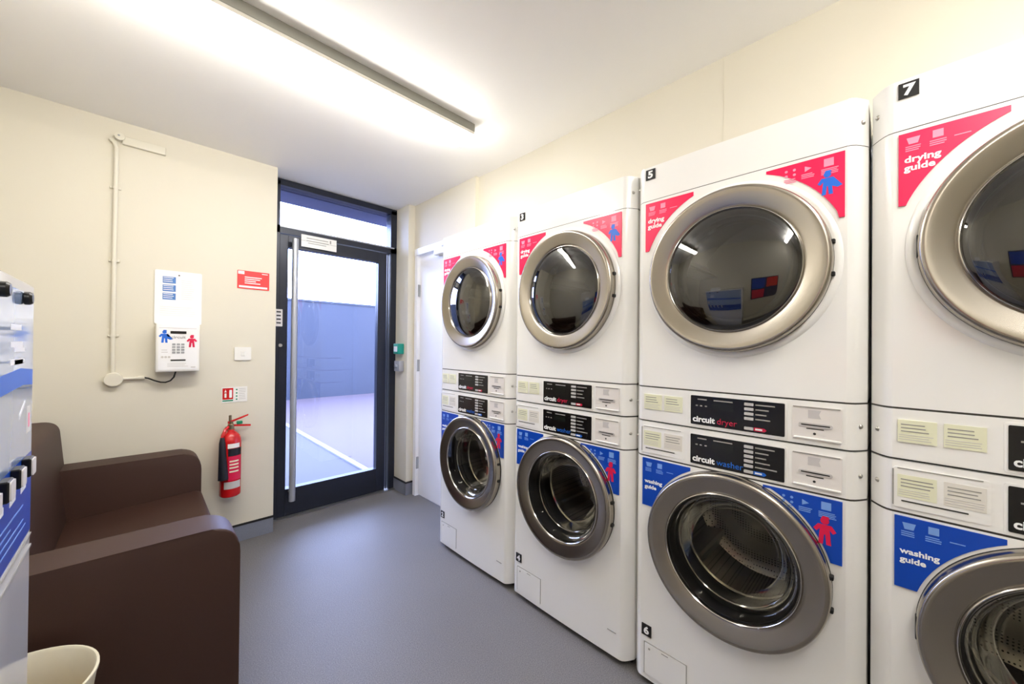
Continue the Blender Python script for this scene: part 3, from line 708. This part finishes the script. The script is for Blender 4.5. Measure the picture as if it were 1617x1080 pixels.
obj('backrest', side_profile(back, SY0-yc+.012, SY1-yc-.012, .014), 'brown', sf, 40)
seat = rounded([(-.15, .27, 0), (-.15, .415, .01), (.355, .445, .035), (.345, .27, .01)])
obj('seat_cushion', side_profile(seat, SY0-yc+.156, SY1-yc-.156, .012), 'brown', sf, 40)
obj('seat_base', MB().box(-.15, .330, SY0-yc+.15, SY1-yc-.15, .04, .272), 'brown', sf, label='upholstered panel below the seat')
for x in (-.32, .27):
    for y in (SY0-yc+.07, SY1-yc-.07): obj('foot', MB().box(x-.025, x+.025, y-.025, y+.025, 0, .042), 'black', sf)

# ------------------------------------------------------------------ wall vending machine at the left edge
VX, VY1, VY0, VT = -.154, 1.252, .52, 1.392
vm = thing('vending_machine', 'white and blue laundry vending machine cut off by the left edge of the photo', 'vending machine', (VX, (VY0+VY1)/2, 0))
hw = (VY1-VY0)/2
obj('cabinet', MB(FL).box(-hw, hw, 0, VT, -.335, 0, .004), 'vend_white', vm)
obj('blue_gloss_window', MB(FL).box(-hw+.012, hw-.012, 1.062, VT-.020, -.001, .0012), 'vend_glass', vm, label='pale blue glossy window panel')
bb = MB(FL).box(-hw+.012, hw-.010, .905, 1.062, -.001, .0012); lower = obj('blue_label_panel', bb, 'blue', vm, label='dark blue label panel with white lettering')
obj('wave_print', MB(FL).prism([(-hw+.02, 1.175), (hw-.10, 1.20), (hw-.014, 1.195), (hw-.014, 1.225), (hw-.12, 1.232), (-hw+.02, 1.205)], .0012, .0016), 'blue_fig', vm)
sq = MB(FL); sq.box(-hw, hw, .868, .872, -.002, .0018); sq.box(-hw, hw, .893, .895, -.002, .0016); obj('door_seam', sq, 'grey_print', vm)
pr = MB(FL); pr.prism([(hw-.125, 1.14), (hw-.08, 1.165), (hw-.08, 1.17), (hw-.125, 1.148)], .0012, .0018); obj('arrow_print', pr, 'white_print', vm); pr = MB(FL); pr.lines(hw-.20, hw-.10, 1.31, 3, .03, .010, .0012); pr.lines(hw-.17, hw-.09, 1.27, 2, .022, .008, .0012)
obj('white_print', pr, 'white_print', vm)
st = obj('sticker', MB(FL).prism([(hw-.062, 1.105), (hw-.030, 1.105), (hw-.030, 1.155), (hw-.062, 1.155)], .0012, .0018), 'note_w', vm)
obj('sticker_print', MB(FL).box(hw-.052, hw-.040, 1.115, 1.142, .0018, .0022), 'pink_soft', st)
for y in (hw-.108, hw-.279): obj('hex_knob', MB(FL).lathe([(.0005, .013), (.009, .0125), (.012, .009), (.012, .003), (.008, 0)], y, 1.360, 20), 'black', vm, label='round black knob near the top edge')
for y in (hw-.084, hw-.168, hw-.252, hw-.336):
    kb = obj('selector_button', MB(FL).box(y-.018, y+.018, 1.028, 1.062, .0, .0125, .002, 1), 'black', vm, label='square black selector button with a pale face')
    obj('button_face', MB(FL).rrect(y-.015, y+.015, 1.030, 1.060, .0123, .0145, .004), 'plate', kb)
    pr = MB(FL); pr.prism([(y-.02, 1.000), (y+.022, 1.002), (y+.022, 1.014), (y-.02, 1.012)], .0012, .0018); obj('button_lettering', pr, 'white_print', lower)
pr = MB(FL).lines(-hw+.05, hw-.05, .975, 4, .014, .003, .0012, .3); obj('small_lettering', pr, 'blue_soft', lower)
lh = thing('leaflet_holder', 'clear and white leaflet holder on top of the vending machine', 'leaflet holder', (VX-.06, VY1-.20, VT))
obj('holder', MB(FL).box(-.10, .12, 0, .004, -.05, .02).box(-.10, .12, 0, .050, -.052, -.048), 'plastic_w', lh)
obj('leaflets', MB(FL).box(-.085, .10, .004, .062, -.046, -.034), 'paper', lh)

# ------------------------------------------------------------------ bin
bn = thing('waste_bin', 'round cream waste bin between the vending machine and the sofa', 'bin', (-.225, 1.425, 0))
outer = [(.0005, 0), (.118, 0), (.124, .01), (.152, .38), (.158, .40), (.160, .44), (.1655, .478), (.169, .486), (.169, .492), (.164, .493), (.160, .488), (.155, .45), (.150, .425), (.1525, .415), (.148, .39), (.150, .375), (.146, .36), (.117, .012), (.0005, .008)]
obj('tub', MB().lathe([(r*.95, z*.985) for r, z in outer], 0, 0, 56), 'bin', bn, 50)
obj('rubbish', MB().lathe([(.0005, .33), (.05, .345), (.09, .325), (.125, .30)], .01, .0, 9), 'rubbish', bn, 0, label='crumpled brown card inside the bin')

# ------------------------------------------------------------------ things on the left wall seen only in reflections
np_ = thing('notice_board', 'framed notice board of red and blue posters mirrored in the dryer doors', 'notice board', (XL, .05, 1.05))
obj('frame', MB(FL).box(-.32, .32, 0, .52, 0, .012), 'navy', np_)
obj('poster', MB(FL).box(-.30, -.02, .27, .50, .012, .014), 'red_sign', np_); obj('poster', MB(FL).box(.02, .30, .27, .50, .012, .014), 'blue', np_)
obj('poster', MB(FL).box(-.30, -.02, .02, .24, .012, .014), 'navy', np_); obj('poster', MB(FL).box(.02, .30, .02, .24, .012, .014), 'pink_fig', np_)
